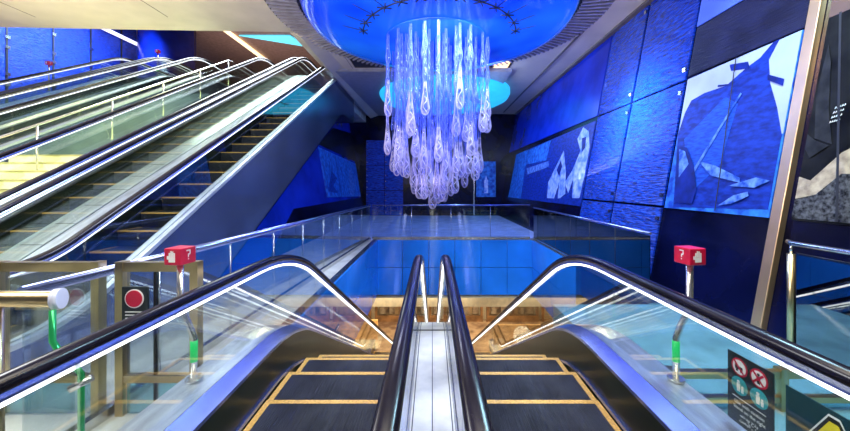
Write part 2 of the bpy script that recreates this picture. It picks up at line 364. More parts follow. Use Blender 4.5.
# back wall: blue pillar of fixed panels, small framed picture
for k, x0 in enumerate((-3.55,-2.55)):
    for j, z0 in enumerate((0,1.35,2.7)):
        m = MB(); m.box(x0+.01,x0+.98,17.95,18,z0+.01,z0+1.33)
        root = tag(m.build('wall_panel', water), '%s blue panel of the %s studded column on the back wall' % (('lowest','middle','upper')[j], ('left','right')[k]), 'wall panel', 'studded back wall panels')
        f = MB()
        for q in range(4): f.box(x0+.03,x0+.08,17.93,17.95,z0+.15+.32*q,z0+.2+.32*q)
        f.build('fixing', steel, root)
m = MB(); m.box(2.35,3.4,17.93,17.999,1.0,2.9,0); m.box(2.78,2.98,17.925,17.93,1.2,1.9,1); m.prism([(2.80,17.925,1.9),(2.96,17.925,1.9),(2.88,17.925,2.15)],[(2.80,17.93,1.9),(2.96,17.93,1.9),(2.88,17.93,2.15)],1)
tag(m.build('wall_picture', [sea_m, fig_m]), 'small blue picture with one standing figure on the back wall', 'picture')
m = MB(); m.box(2.2,2.26,17.9,18,0,3.1); m.box(-.6,2.26,17.9,18,3.05,3.1); struct('trim_13', m, steel)

# ------------------------------------------------------------------ escalators
bank_step = mat('black_climbing_step', (.022,.024,.03), .45, .3, .15, 5, bump=.5, bscale=(260,2,2))
def add_steps(root, xc, nose, ys, ye, asc, step_w=1.0):
    m = MB(); h = step_w/2; e = .032 if asc else .042
    d = .395
    y0, y1 = (0, d) if asc else (-d, 0)
    ya, yb = (0, e) if asc else (-e, 0)
    ti0, ti1 = (ya, yb)
    lo0, lo1 = (yb, y1) if asc else (y0, ya)
    m.box(-h,h,ti0,ti1,-.02,.001,1)                         # front edge line
    m.box(-h,-h+e,lo0,lo1,-.02,.001,1); m.box(h-e,h,lo0,lo1,-.02,.001,1)
    m.box(-h+e,h-e,lo0,lo1,-.02,0,0)
    r = .006 if asc else -.006
    m.box(-h,h,min(r,r*4),max(r,r*4),-.24,-.02,0)           # riser
    me = m.build('step', [bank_step if asc else step_m, yellow], root); me.location = (0,0,0)
    first = True
    k = 0
    while ys + .4*k < ye:
        y = ys+.4*k; z = zat(nose, y)
        loc = Vector((xc, y, z)) - Vector(root.location)
        if first: me.location = loc; first = False
        else: copy_obj(me, root, loc)
        k += 1
def rail_prof(xc, w, n0):
    return [(xc-w*.30,n0-.012),(xc-w*.5,n0+.004),(xc-w*.48,n0+.026),(xc-w*.3,n0+.038),(xc,n0+.042),(xc+w*.3,n0+.038),(xc+w*.48,n0+.026),(xc+w*.5,n0+.004),(xc+w*.30,n0-.012)]
def escalator(label, xc, deck, nose, ng, ys, ye, asc, outer, group, detail=True, railw=.082, hg=.638, clad=None, glass_m=glass, newel=None):
    """deck: path of the deck line; ng: height of the glass; outer: (left, right) width of the outer deck"""
    root = empty('escalator', (xc, deck[0][0], 0), label, 'escalator', group)
    P = lambda mb, name, mm, bev=0: rel(mb.build(name, mm, None, bev), root)
    add_steps(root, xc, nose, ys, ye, asc)
    for s in (-1, 1):
        g = xc + s*hg
        ow = outer[0] if s < 0 else outer[1]
        m = MB(); xi = xc+s*.525
        m.sweep([(xi-.006,-.62),(xi+.006,-.62),(xi+.006,-.03),(xi-.006,-.03)], deck); P(m,'skirt_panel',skirt_m)
        m = MB(); xb = xc+s*.512
        m.sweep([(xb-.008,-.335),(xb+.008,-.335),(xb+.008,-.31),(xb-.008,-.31)], deck); P(m,'skirt_brush',bluesteel)
        m = MB(); a, b = xc+s*.515, g
        m.sweep([(a,-.045),(a,-.02),(b-s*.006,.012),(b-s*.006,-.03)], deck); P(m,'inner_deck',bluesteel if detail else steel_deck)
        if ow > 0:
            m = MB(); a, b = g+s*.006, g+s*ow
            m.sweep([(a,-.04),(a,.006),(b,.006),(b,-.04)], deck); P(m,'outer_deck',steel_deck)
        # glass panes, square to the slope
        L = [0]
        for p, q in zip(deck, deck[1:]): L.append(L[-1]+math.hypot(q[0]-p[0],q[1]-p[1]))
        def at(u):
            for i in range(len(L)-1):
                if L[i] <= u <= L[i+1]+1e-9:
                    t = (u-L[i])/max(1e-9,L[i+1]-L[i]); return (deck[i][0]+(deck[i+1][0]-deck[i][0])*t, deck[i][1]+(deck[i+1][1]-deck[i][1])*t)
            return deck[-1]
        npan = max(2, int(round(L[-1]/1.3)))
        for k in range(npan):
            u0, u1 = L[-1]*k/npan+.005, L[-1]*(k+1)/npan-.005
            us = [u0]+[u for u in L if u0 < u < u1]+[u1]
            # normals from the whole path so that panes share their edges
            seg = []
            for u in us:
                a, b = at(max(0,u-.02)), at(min(L[-1],u+.02)); d = Vector((b[0]-a[0],b[1]-a[1])).normalized(); p = at(u)
                seg.append((p, (-d.y, d.x)))
            m = MB()
            m.rings([[(x, p[0]+nn[0]*h, p[1]+nn[1]*h) for x, h in ((g-.005,.0),(g+.005,.0),(g+.005,ng),(g-.005,ng))] for p, nn in seg], 0, True, False)
            P(m,'glass_panel',glass_m)
        m = MB(); m.sweep([(g-.013,ng-.047),(g+.013,ng-.047),(g+.013,ng-.028),(g-.013,ng-.028)], deck); P(m,'light_strip',led if detail else led_soft)
        m = MB(); m.sweep([(g-.019,ng-.028),(g+.019,ng-.028),(g+.019,ng-.012),(g-.019,ng-.012)], deck); P(m,'rail_track',bluesteel)
        m = MB(); m.sweep([(g-.029,ng-.012),(g+.029,ng-.012),(g+.024,ng+.002),(g-.024,ng+.002)], deck); P(m,'rail_guide',chrome)
        m = MB(); m.sweep(rail_prof(g,railw,ng+.012), deck, 0, True); P(m,'handrail',rubber)
        if newel:
            pass
    if clad:
        x0, x1, f0 = clad
        top = deck; Yg = [deck[0][0]+(deck[-1][0]-deck[0][0])*i/60 for i in range(61)]
        und = lambda y: zat(deck, y)-1.5
        m = MB()
        Ys = [y for y in Yg if y >= f0]
        for x in (x0, x1-.015):
            for a, b in zip(Ys, Ys[1:]):
                lo = lambda y: max(.005, und(y)) if asc else und(y)
                m.hexa([(x,a,lo(a)),(x+.015,a,lo(a)),(x+.015,b,lo(b)),(x,b,lo(b)),(x,a,zat(deck,a)-.03),(x+.015,a,zat(deck,a)-.03),(x+.015,b,zat(deck,b)-.03),(x,b,zat(deck,b)-.03)])
        for a, b in zip(Ys, Ys[1:]):
            if und(a) < .005 and asc: continue
            m.hexa([(x0,a,und(a)),(x1,a,und(a)),(x1,b,und(b)),(x0,b,und(b)),(x0,a,und(a)+.03),(x1,a,und(a)+.03),(x1,b,und(b)+.03),(x0,b,und(b)+.03)])
        P(m,'truss_cladding',clad_m)
    return root

# the two descending escalators in front of the camera
dk = incline(-1.2, 3.2, .35, -5.25, 15.0, 1.8, 1.8)
ns = incline(-2.0, 3.30, 0, -5.6, 15.5, 2.0, 2.0)
HG = .625
for s, lab in ((-1,'left one of the two escalators descending in front, beside the floor opening edge'),(1,'right one of the two escalators descending in front, below the ship mural')):
    escalator(lab, s*.762, dk, ns, .62, 2.555-.4*9, 14.6, False, (.25,.0) if s < 0 else (.0,.25), 'descending escalators', True, .074,
              clad=(-1.65,-.15,2.66) if s < 0 else (.15,1.65,2.66))
m = MB(); m.sweep([(-.118,-.05),(.118,-.05),(.118,.03),(-.118,.03)], dk)
o = m.build('deck_cover', mat('worn_steel_deck', (.78,.75,.62), .42, .7, .16, 2.5)); tag(o, 'brushed steel deck between the two descending escalators', 'deck cover')
f = MB(); f.sweep([(-.0025,.03),(.0025,.03),(.0025,.0315),(-.0025,.0315)], dk); f.sweep([(-.108,.03),(-.103,.03),(-.103,.033),(-.108,.033)], dk); f.sweep([(.103,.03),(.108,.03),(.108,.033),(.103,.033)], dk)
f.box(-.118,.118,2.93,2.94,.36,.372); f.build('joint', black, o)
m = MB(); m.box(-1.3,1.3,-3,-1.6,.0,.012); tag(m.build('landing_plate', steel), 'steel landing plate at the head of the descending escalators', 'plate')

# the ascending bank on the left
up_deck = incline(.9, 3.128, .33, 5.83, 14.6, 1.8, 1.8)
up_nose = incline(.9, 3.216, 0, 5.5, 14.7, 1.9, 1.9)
for i, (xc, lab, out, cl) in enumerate((
    (-4.11,'nearest of the escalators climbing on the left, with the plain side cladding',(.0,.07),(-4.73,-3.42,1.0)),
    (-5.68,'second escalator climbing on the left, between the nearest one and the lit stairs',(.12,.0),(-6.42,-5.06,1.0)),
    (-9.37,'third escalator climbing on the left, just past the lit stairs',(.0,.12),(-9.99,-8.64,1.0)),
    (-10.87,'farthest escalator climbing on the left, nearest the far blue wall',(.36,.0),(-11.87,-10.25,1.0)))):
    escalator(lab, xc, up_deck, up_nose, .596, 1.3, 14.2, True, out, 'ascending escalators', False, .085, clad=cl, glass_m=glass_green)
for x0, x1, lab in ((-5.055,-4.735,'pale steel deck between the two nearest climbing escalators'),(-10.245,-9.995,'pale steel deck between the two farthest climbing escalators')):
    m = MB(); m.sweep([(x0+.02,-.05),(x1-.02,-.05),(x1-.02,.02),(x0+.02,.02)], up_deck)
    o = tag(m.build('deck_cover', steel_deck), lab, 'deck cover')
    f = MB()
    for k in range(32):
        y = 2.2+.38*k; z = zat(up_deck, y); a = PI/6 if 3.6 < y < 12.6 else 0
        f.box(x0+.025,x1-.025,-.004,.004,.019,.0225,0,Matrix.Translation((0,y,z)) @ Matrix.Rotation(a,4,'X'))
    f.build('joint', black, o)
# lit stairs between the escalator pairs
root = empty('staircase', (-7.55,3.2,0), 'cream stairs lit yellow between the climbing escalators', 'stairs')
m = MB(); m.box(-1.05,1.05,0,.3,-.16,0,0); m.box(-1.05,1.05,-.012,.03,-.03,.004,1)
st = m.build('stair_step', [stair_m, mat('stair_nosing', (.40,.36,.16), .5)], root)
for k in range(13):
    loc = (0,.3*k,.1732*(k+1))
    if k == 0: st.location = loc
    else: copy_obj(st, root, loc)
m = MB(); m.prism([(-1.05,3.9,2.08),(-1.05,3.9,2.25),(-1.05,5.0,2.25),(-1.05,9.9,5.2),(-1.05,9.9,5.0),(-1.05,5.2,2.08)],[(1.05,3.9,2.08),(1.05,3.9,2.25),(1.05,5.0,2.25),(1.05,9.9,5.2),(1.05,9.9,5.0),(1.05,5.2,2.08)]); m.build('upper_ramp', mat('pale_green_stair_lining', (.74,.84,.46), .5, 0, .08), root)
m = MB(); m.prism([(-1.05,.2,.0),(-1.05,3.9,2.08),(-1.05,3.9,1.8),(-1.05,.7,0)],[(1.05,.2,.0),(1.05,3.9,2.08),(1.05,3.9,1.8),(1.05,.7,0)]); m.build('stair_slab', stair_m, root)
m = MB(); m.tube([(.0,-.1,.95),(.0,.1,1.0),(.0,9.2,6.25),(.0,9.5,6.3)], .022); 
for k in range(7): m.tube([(0,.2+1.5*k,.12+.866*k),(0,.2+1.5*k,1.05+.866*k)], .016)
m.build('handrail', chrome, root)
m = MB()
for k in range(6):
    y = .2+1.5*k; z = .32+.866*k
    m.hexa([(-.006,y+.03,z-.1),(.006,y+.03,z-.1),(.006,y+1.47,z+.72),(-.006,y+1.47,z+.72),(-.006,y+.03,z+.6),(.006,y+.03,z+.6),(.006,y+1.47,z+1.42),(-.006,y+1.47,z+1.42)])
m.build('glass_panel', glass_green, root)

# ------------------------------------------------------------------ railings
def railing(label, a, b, zr, n, tube_r, postm, gm, two=False):
    a = Vector((*a,0)); b = Vector((*b,0)); root = empty('railing', a, label, 'railing')
    d = b-a; L = d.length; u = d.normalized(); w = Vector((-u.y,u.x,0))
    m = MB(); m.tube([Vector((0,0,zr)), d+Vector((0,0,zr))], tube_r, 12); m.build('top_rail', bluesteel, root)
    m = MB(); p = [(-.03,0),(.03,0),(.03,.07),(-.03,.07)]
    m.prism([w*x+Vector((0,0,z)) for x,z in p],[d+w*x+Vector((0,0,z)) for x,z in p]); m.build('base_channel', steel, root)
    for k in range(n):
        s, e = u*(L*k/n+.008), u*(L*(k+1)/n-.008); m = MB()
        t = w*.006
        m.hexa([s-t+Vector((0,0,.05)),s+t+Vector((0,0,.05)),e+t+Vector((0,0,.05)),e-t+Vector((0,0,.05)),s-t+Vector((0,0,zr-.03)),s+t+Vector((0,0,zr-.03)),e+t+Vector((0,0,zr-.03)),e-t+Vector((0,0,zr-.03))])
        m.build('glass_panel', gm, root)
    for k in range(1, n):
        s = u*(L*k/n); m = MB(); m.tube([s+Vector((0,0,.05)), s+Vector((0,0,zr-.02))], .008, 6); m.build('post', postm, root)
    return root
railing('glass railing along the left edge of the floor opening, running to the back', (-2.33,1.9), (-1.86,9.98), 1.03, 9, .034, steel, glass_rail)
railing('glass railing across the far side of the floor opening', (-1.82,10.14), (2.95,10.14), 1.03, 4, .024, steel, glass_rail)
railing('dark glass railing along the right edge of the floor opening', (3.06,10.1), (3.06,4.7), .96, 6, .02, black, glassmat('smoked_glass', (.015,.017,.03), 1.5, .5, .01))
# stainless rail right of the leaning post
root = empty('railing', (3.45,3.22,0), 'stainless handrail with glass right of the leaning steel post', 'railing')
m = MB(); m.tube([(.08,.10,1.08),(0,0,1.08),(.02,-.9,1.08),(.05,-2.6,1.08)], .024, 12); m.build('top_rail', steel, root)
for y in (.0,-1.4): 
    m = MB(); m.tube([(0,y,0),(0,y,.98)], .032, 12); p = m.build('post', brass, root)
    q = MB(); q.tube([(0,y,.98),(0,y,1.07)], .012, 8); q.build('bracket', chrome, p)
m = MB(); m.box(-.006,.006,-1.35,-.05,.05,1.0); m.build('glass_panel', glassmat('mirror_glass', (.35,.4,.42), 1.6, 1.4, .08), root)

# glass barriers that close the gaps beside the escalators
def barrier(label, x0, x1, y, h, panes, top=True):
    root = empty('barrier', (x0,y,0), label, 'barrier'); W = x1-x0
    for z0, z1 in (((h-.065,h),(.235,.285)) if top else ((.235,.285),(.06,.10))):
        fr = MB(); fr.box(0,W,-.025,.025,z0,z1); fr.build('crossbar', brass, root)
    for x in panes:
        m = MB(); m.box(x-.028,x+.028,-.03,.03,0,h+.004); m.build('post', brass, root)
    for a, b in zip(panes, panes[1:]):
        m = MB(); m.box(a+.04,b-.04,-.006,.006,.29 if top else .11,h-.07 if top else .23); m.build('glass_panel', glass_rail, root)
        m = MB(); m.box(a+.04,b-.04,-.008,.008,.01,.23 if top else .055); m.build('kick_panel', glassmat('teal_kick_%d' % random.randrange(9999), (.45,.75,.82), 1.5, .8, .04), root)
    return root
barrier('bronze framed glass barrier in front of the nearest climbing escalator', -3.12, -2.36, 2.4, 1.09, (.03,.73))
bar2 = barrier('bronze framed glass barrier between the railing and the left descending escalator', -2.25, -1.68, 2.4, 1.09, (.03,.56))
barrier('low glass barrier with bronze bars beside the right descending escalator', 1.70, 3.4, 2.45, .30, (.04,.85,1.66), False)
m = MB(); m.box(.262,.278,-.012,.012,.01,1.02); m.build('mullion', black, bar2)
# small sign hung on the barrier
root = empty('no_entry_sign', (-2.085,2.355,.80), 'dark no entry sign with red disc on the bronze framed barrier', 'sign')
m = MB(); m.box(-.09,.09,-.008,.008,-.115,.125); m.build('panel', sign_m, root)
m = MB(); m.tube([(0,-.009,.045),(0,-.013,.045)], .066, 28); m.build('disc', [white_m], root)
m = MB(); m.tube([(0,-.013,.045),(0,-.016,.045)], .058, 28); m.build('red_disc', red_m, root)
m = MB()
for k in range(3): m.box(-.065,.065-.02*(k%2),-.011,-.008,-.052-.022*k,-.046-.022*k)
m.build('text_lines', white_m, root)
# bronze rail with a disc end cap and posts, left foreground
root = empty('rail_barrier', (-2.245,1.5,0), 'thick bronze rail with a pale round end cap in the left foreground', 'rail')
m = MB(); m.tube([(-1.0,0,1.13),(.56,0,1.13)], .034, 16); m.build('top_rail', brass, root)
m = MB(); m.tube([(.56,-.006,1.13),(.585,.004,1.132)], .045, 24); m.build('end_cap', mat('pale_lilac_plastic', (.62,.64,.78), .35), root)
m = MB(); m.tube([(.30,0,0),(.30,0,1.1)], .02, 10); m.build('post', brass, root)
m = MB(); m.box(-.9,.28,-.005,.005,.15,1.04); m.build('glass_panel', glass_rail, root)

# ------------------------------------------------------------------ call posts on the escalator decks
def call_post(name_label, x, y, zb, s, crank, h, head=True, grp='call posts', sc=1.):
    root = empty('call_post', (x, y, zb), name_label, 'call post', grp)
    m = MB(); m.tube([(0,0,.0),(0,0,h*.36),(-s*crank*.35,0,h*.47),(-s*crank,0,h*.62),(-s*crank,0,h)], .020*sc, 12); m.build('post', chrome, root)
    m = MB(); m.tube([(0,0,0),(0,0,.018)], .05*sc, 16); m.build('base_flange', chrome, root)
    m = MB(); m.tube([(0,-.0,h*.16),(0,-.0,h*.34)], .0215*sc, 12); m.build('green_lamp', green_led, root)
    if head:
        M = Matrix.Translation((-s*crank,0,h)) @ Matrix.Rotation(-s*.15,4,'Z')
        m = MB(); b = .06*sc; m.box(-b,b,-b,b,0,.108*sc,0,M); hd = m.build('head', red_m, root, .006)
        m = MB()      # palm with four fingers on the right face, question mark style hook on the left face
        for q, t in ((-.018,.06),(-.006,.072),(.006,.07),(.018,.06)): m.box(q-.0045,q+.0045,-b-.002,-b,.045*sc,(.02+t)*sc,0,M)
        m.box(-.023,.023,-b-.002,-b,.02,.05,0,M); m.box(-.036,-.023,-b-.002,-b,.038,.06,0,M)
        m.build('hand_mark', white_m, hd)
        m = MB()
        for (u0,u1,w0,w1) in ((-.015,.015,.085,.092),(.009,.015,.066,.092),(-.003,.013,.06,.067),(-.003,.003,.045,.067),(-.003,.003,.03,.037)): m.box(*((b,b+.002) if s > 0 else (-b-.002,-b)),u0*s,u1*s,w0,w1,0,M) if s > 0 else m.box(-b-.002,-b,-u1,-u0,w0,w1,0,M)
        m.build('query_mark', white_m, hd)
    return root
call_post('red headed call post on the left descending escalator deck', -1.565, 2.2, .36, 1, .09, .765)
call_post('red headed call post on the right descending escalator deck', 1.60, 2.2, .36, -1, .09, .765)
call_post('small red headed call post high on the climbing escalator deck', -10.12, 12.35, zat(up_deck,12.35)+.06, -1, .0, .80, True, None, 1.0)
call_post('small red headed call post low by the far blue wall', -11.79, 10.3, zat(up_deck,10.3)+.06, 1, .0, .80, True, None, 1.0)
# cranked post, green light put into its steel colour and glow, left foreground (no head visible)
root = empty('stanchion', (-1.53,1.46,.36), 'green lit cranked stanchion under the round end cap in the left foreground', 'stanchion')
m = MB(); m.tube([(0,0,0),(0,0,.46),(-.04,0,.50),(-.10,0,.56),(-.125,0,.60),(-.125,0,.735)], .012, 12); m.build('post', mat('steel_with_painted_green_light', (.03,.30,.10), .2, .6, emit=.12, ecol=(.02,.8,.2)), root)
m = MB(); m.tube([(-.03,-.02,.40),(.03,.02,.43)], .016, 8); m.build('clamp', chrome, root)

# ------------------------------------------------------------------ signs on the right deck
import bpy.types
def text_mesh(s, size, M, mm, parent, name='lettering'):
    cu = bpy.data.curves.new(name, 'FONT'); cu.body = s; cu.size = size; cu.align_x = 'CENTER'; cu.extrude = .0006
    t = bpy.data.objects.new(name, cu); col.objects.link(t)
    dg = bpy.context.evaluated_depsgraph_get(); me = bpy.data.meshes.new_from_object(t.evaluated_get(dg))
    bpy.data.objects.remove(t); me.transform(M); me.materials.clear(); me.materials.append(mm)
    o = bpy.data.objects.new(name, me); col.objects.link(o); o.parent = parent; return o
# sign plane faces -X; local frame: u along -Y (to the right as seen), v up
def sign_frame(): return Matrix(((0,0,-1,0),(-1,0,0,0),(0,1,0,0),(0,0,0,1)))
SF = sign_frame()
def flat(mb, pts, d0, d1, mi=0): mb.prism([SF @ Vector((u,v,d0)) for u,v in pts],[SF @ Vector((u,v,d1)) for u,v in pts],mi)
def ring_pts(c, r, n=24): return [(c[0]+r*math.cos(2*PI*k/n), c[1]+r*math.sin(2*PI*k/n)) for k in range(n)]
root = empty('escalator_sign', (1.62,1.83,.36), 'black escalator safety sign with four round symbols on the right deck', 'sign')
m = MB(); flat(m,[(0,.02),(.245,.02),(.245,.385),(0,.385)],0,.006); m.build('panel', sign_m, root)
m = MB(); m.box(.001,.016,-.14,-.11,0,.1); m.build('stand', steel, root)
for i, (c, kind) in enumerate((((.07,.322),0),((.175,.322),0),((.07,.225),1),((.175,.225),1))):
    if kind == 0:
        m = MB(); flat(m, ring_pts(c,.046),.006,.0075); d = m.build('round_symbol', red_m, root)
        m = MB(); flat(m, ring_pts(c,.037),.0075,.0085); m.build('white_field', white_m, d)
        m = MB()
        if i == 0:
            flat(m,[(c[0]-.022,c[1]-.012),(c[0]+.02,c[1]-.012),(c[0]+.02,c[1]+.004),(c[0]-.008,c[1]+.006),(c[0]-.022,c[1]+.02)],.0085,.0095)
            flat(m, ring_pts((c[0]-.012,c[1]-.018),.006,10),.0085,.0095); flat(m, ring_pts((c[0]+.012,c[1]-.018),.006,10),.0085,.0095)
        else:
            flat(m,[(c[0]-.006,c[1]-.026),(c[0]+.008,c[1]-.026),(c[0]+.01,c[1]+.012),(c[0]-.008,c[1]+.012)],.0085,.0095); flat(m, ring_pts((c[0],c[1]+.02),.007,10),.0085,.0095)
        m.build('figure', black, d)
        m = MB(); q = .0036; a = .026; flat(m,[(c[0]-a-q,c[1]+a-q),(c[0]+a-q,c[1]-a-q),(c[0]+a+q,c[1]-a+q),(c[0]-a+q,c[1]+a+q)],.0095,.0102)
        if i == 1: flat(m,[(c[0]-a+q,c[1]-a-q),(c[0]+a+q,c[1]+a-q),(c[0]+a-q,c[1]+a+q),(c[0]-a-q,c[1]-a+q)],.0102,.0106)
        m.build('red_bar', red_m, d)
    else:
        m = MB(); flat(m, ring_pts(c,.046),.006,.0075); d = m.build('round_symbol', teal_ic, root)
        m = MB(); flat(m,[(c[0]-.012,c[1]-.03),(c[0]+.004,c[1]-.03),(c[0]+.006,c[1]+.012),(c[0]-.014,c[1]+.012)],.0075,.0085); flat(m, ring_pts((c[0]-.004,c[1]+.021),.008,10),.0075,.0085)
        flat(m,[(c[0]+.012,c[1]-.03),(c[0]+.024,c[1]-.03),(c[0]+.025,c[1]-.006),(c[0]+.011,c[1]-.006)],.0075,.0085); flat(m, ring_pts((c[0]+.018,c[1]+.001),.006,10),.0075,.0085)
        m.build('figure', white_m, d)
m = MB(); flat(m,[(.03,.158),(.21,.158),(.21,.1615),(.03,.1615)],.006,.0072); m.build('rule', white_m, root)
for s, v in (('Use with caution',.126),('Stand on the right',.098)):
    text_mesh(s, .0235, SF @ Matrix.Translation((.122,v,.0065)), white_m, root)
for s, v in (('\ufeb3\ufea7\ufeaa\ufee1 \ufea1\ufeac\ufead',.070),('\ufecb\ufee0\ufef0 \ufe8d\ufedf\ufef4\ufee4\ufef4\ufee6'[::-1],.044)):
    text_mesh(s, .0235, SF @ Matrix.Translation((.122,v,.0065)), white_m, root)
root = empty('warning_sign', (1.62,1.53,.36), 'teal warning sign with yellow triangle at the lower right corner', 'sign')
m = MB(); flat(m,[(0,.0),(.56,.0),(.56,.368),(0,.368)],0,.006); m.build('panel', teal_m, root)
def tri(c, r): return [(c[0]+r*math.sin(2*PI*k/3+dd), c[1]+r*math.cos(2*PI*k/3+dd)) for k in range(3) for dd in (-.16,.16)]
C0 = (.185,.228)
m = MB(); flat(m, tri(C0,.122),.006,.007); t0 = m.build('white_triangle', white_m, root)
m = MB(); flat(m, tri(C0,.113),.007,.008); m.build('black_border', black, t0)
m = MB(); flat(m, tri(C0,.094),.008,.009); m.build('yellow_field', signyel, t0)
m = MB(); flat(m,[(C0[0]-.007,C0[1]-.012),(C0[0]+.007,C0[1]-.012),(C0[0]+.012,C0[1]+.048),(C0[0]-.012,C0[1]+.048)],.009,.0098); flat(m, ring_pts((C0[0],C0[1]-.03),.009,12),.009,.0098); m.build('exclamation_mark', black, t0)

# ------------------------------------------------------------------ saucers and chandelier
CY = 7.5
saucer_blue = mat('glowing_blue_saucer', (.006,.07,.80), .2, 0, .25, .5, coat=.6, emit=.42, ecol=(.0,.085,1), c2=(.003,.03,.6))
def patchy(m, lo, hi):
    nt = m.node_tree; nd = nt.nodes; tc = nd.new('ShaderNodeTexCoord'); ns = nd.new('ShaderNodeTexNoise'); ns.inputs['Scale'].default_value = .55
    rp = nd.new('ShaderNodeValToRGB'); rp.color_ramp.elements[0].position = .38; rp.color_ramp.elements[1].position = .66
    rp.color_ramp.elements[0].color = (*lo,1); rp.color_ramp.elements[1].color = (*hi,1)
    nt.links.new(tc.outputs['Object'], ns.inputs['Vector']); nt.links.new(ns.outputs['Fac'], rp.inputs['Fac']); nt.links.new(rp.outputs['Color'], nd['Principled BSDF'].inputs['Emission Color'])
patchy(saucer_blue, (0,.05,.85), (.02,.24,1))
def saucer(label, cy, m_shell, m_in, sc=1., louvre=True, cx=0):
    root = empty('ceiling_saucer', (cx,cy,ZC), label, 'ceiling light')
    pr = [(3.05,0),(3.06,-.14),(2.97,-.28),(2.75,-.38),(2.4,-.44),(2.1,-.47),(1.75,-.52)]
    m = MB(); m.lathe([(r*sc,z) for r,z in pr], (0,0,0), 72); m.build('shell', m_shell, root)
    m = MB(); m.lathe([(r*sc,z) for r,z in [(1.75,-.52),(1.5,-.56),(1.2,-.60),(.0005,-.60)]], (0,0,0), 72); m.build('centre_panel', m_in, root)
    m = MB(); N = 96
    m.tube([(1.75*sc*math.cos(2*PI*k/N),1.75*sc*math.sin(2*PI*k/N),-.525) for k in range(N+1) if 45 <= k <= 99 and 50 <= k <= 94], .012, 6)
    for k in range(15,28):
        a = 2*PI*k/28; c, s_ = math.cos(a), math.sin(a)
        m.tube([(c*1.75*sc,s_*1.75*sc,-.525),(c*2.1*sc,s_*2.1*sc,-.475),(c*2.45*sc,s_*2.45*sc,-.405)], .006, 5)
        t = .11/1.75
        m.tube([(1.66*sc*math.cos(a-t),1.66*sc*math.sin(a-t),-.545),(1.84*sc*math.cos(a+t),1.84*sc*math.sin(a+t),-.52)], .010, 5)
        m.tube([(1.66*sc*math.cos(a+t),1.66*sc*math.sin(a+t),-.545),(1.84*sc*math.cos(a-t),1.84*sc*math.sin(a-t),-.52)], .010, 5)
    m.build('seam_fittings', black, root)
    if louvre:
        m = MB(); N = 150
        for k in range(N):
            M = Matrix.Rotation(2*PI*k/N,4,'Z'); m.box(3.0,3.62,-.022,.022,-.07,-.02,0,M)
        m.build('louvre_ring', mat('grey_lilac_slats', (.42,.40,.50), .35, .4), root)
        m = MB(); m.lathe([(2.95,-.012),(3.66,-.012)], (0,0,0), 72); m.build('louvre_backing', black, root)
    return root
saucer('large glowing blue ceiling saucer with the glass chandelier hanging under it', CY, saucer_blue, saucer_blue, .95, True, .15)
saucer('cyan glowing ceiling saucer farther back behind the chandelier', 13.9, mat('glowing_cyan_saucer', (.05,.6,.85), .2, 0, .25, .6, emit=.75, ecol=(.03,.55,.95), c2=(.02,.4,.8)), mat('cyan_saucer_centre', (.05,.6,.85), .25, 0, .2, 1, emit=.7, ecol=(.05,.65,.95)), .87, False, .5)
drop_m = dropmat('lilac_blown_glass', (.80,.71,.86))
core_m = mat('white_glass_twist', (.86,.80,.92), .25, 0, .1, 9, coat=.4)
stem_m = dropmat('blue_tinted_glass_rod', (.25,.34,.95))
ZT = ZC-.605
root = empty('chandelier', (.08,CY,ZT), 'large chandelier of long lilac blown glass drops under the blue saucer', 'chandelier')
m = MB(); m.lathe([(1.13,-.03),(1.13,0)], (0,0,0), 48, cap=True); m.build('mounting_plate', saucer_blue, root)
spots = []
for R, n in ((1.10,21),(.92,18),(.74,15),(.55,12),(.36,8),(.15,4)):
    for k in range(n):
        a = 2*PI*(k+random.uniform(-.25,.25))/n + R*9; spots.append((R+random.uniform(-.05,.05), a))
for R, a in spots:
    x, y = R*math.cos(a), R*math.sin(a)
    ze = 1.0 + .95*(max(0,R)/1.1)**1.1 + random.choice((0,.08,.2,.4,.7,1.1))*random.uniform(.5,1.1)
    L = ZT - ze - .03
    m = MB(); s = random.uniform(.9,1.3); r = random.uniform(.9,1.2)
    lo = [(.004,0),(.035,.010),(.062,.04),(.080,.09),(.086,.15),(.078,.23),(.058,.34),(.038,.48),(.026,.66)]
    rot = 14
    m.lathe([(q*r, -L+z*s) for q, z in lo], (0,0,0), rot, 0)
    z0 = -L+.66*s; nb = random.choice((1,1,2)); prof = [(.026*r,z0)]
    if -z0 > .6:
        for b in range(nb):
            zb = z0 + (-z0)*(b+.35+random.uniform(-.1,.2))/nb
            for dz, q in ((-.16,.024),(-.08,.052),(-.02,.060),(.08,.045),(.24,.026)): prof.append((q, min(-.02, zb+dz)))
    prof.append((.026,-.01))
    prof = sorted(prof, key=lambda p: p[1])
    m.lathe(prof, (0,0,0), 10, 1)
    hx = [(.034*r*math.cos(t*.55), .034*r*math.sin(t*.55), -L+.05*s+.022*s*t) for t in range(16)]
    m.tube(hx, .0065, 6, 2)
    o = m.build('glass_drop', [drop_m, stem_m, core_m], root); o.location = (x,y,-.03)

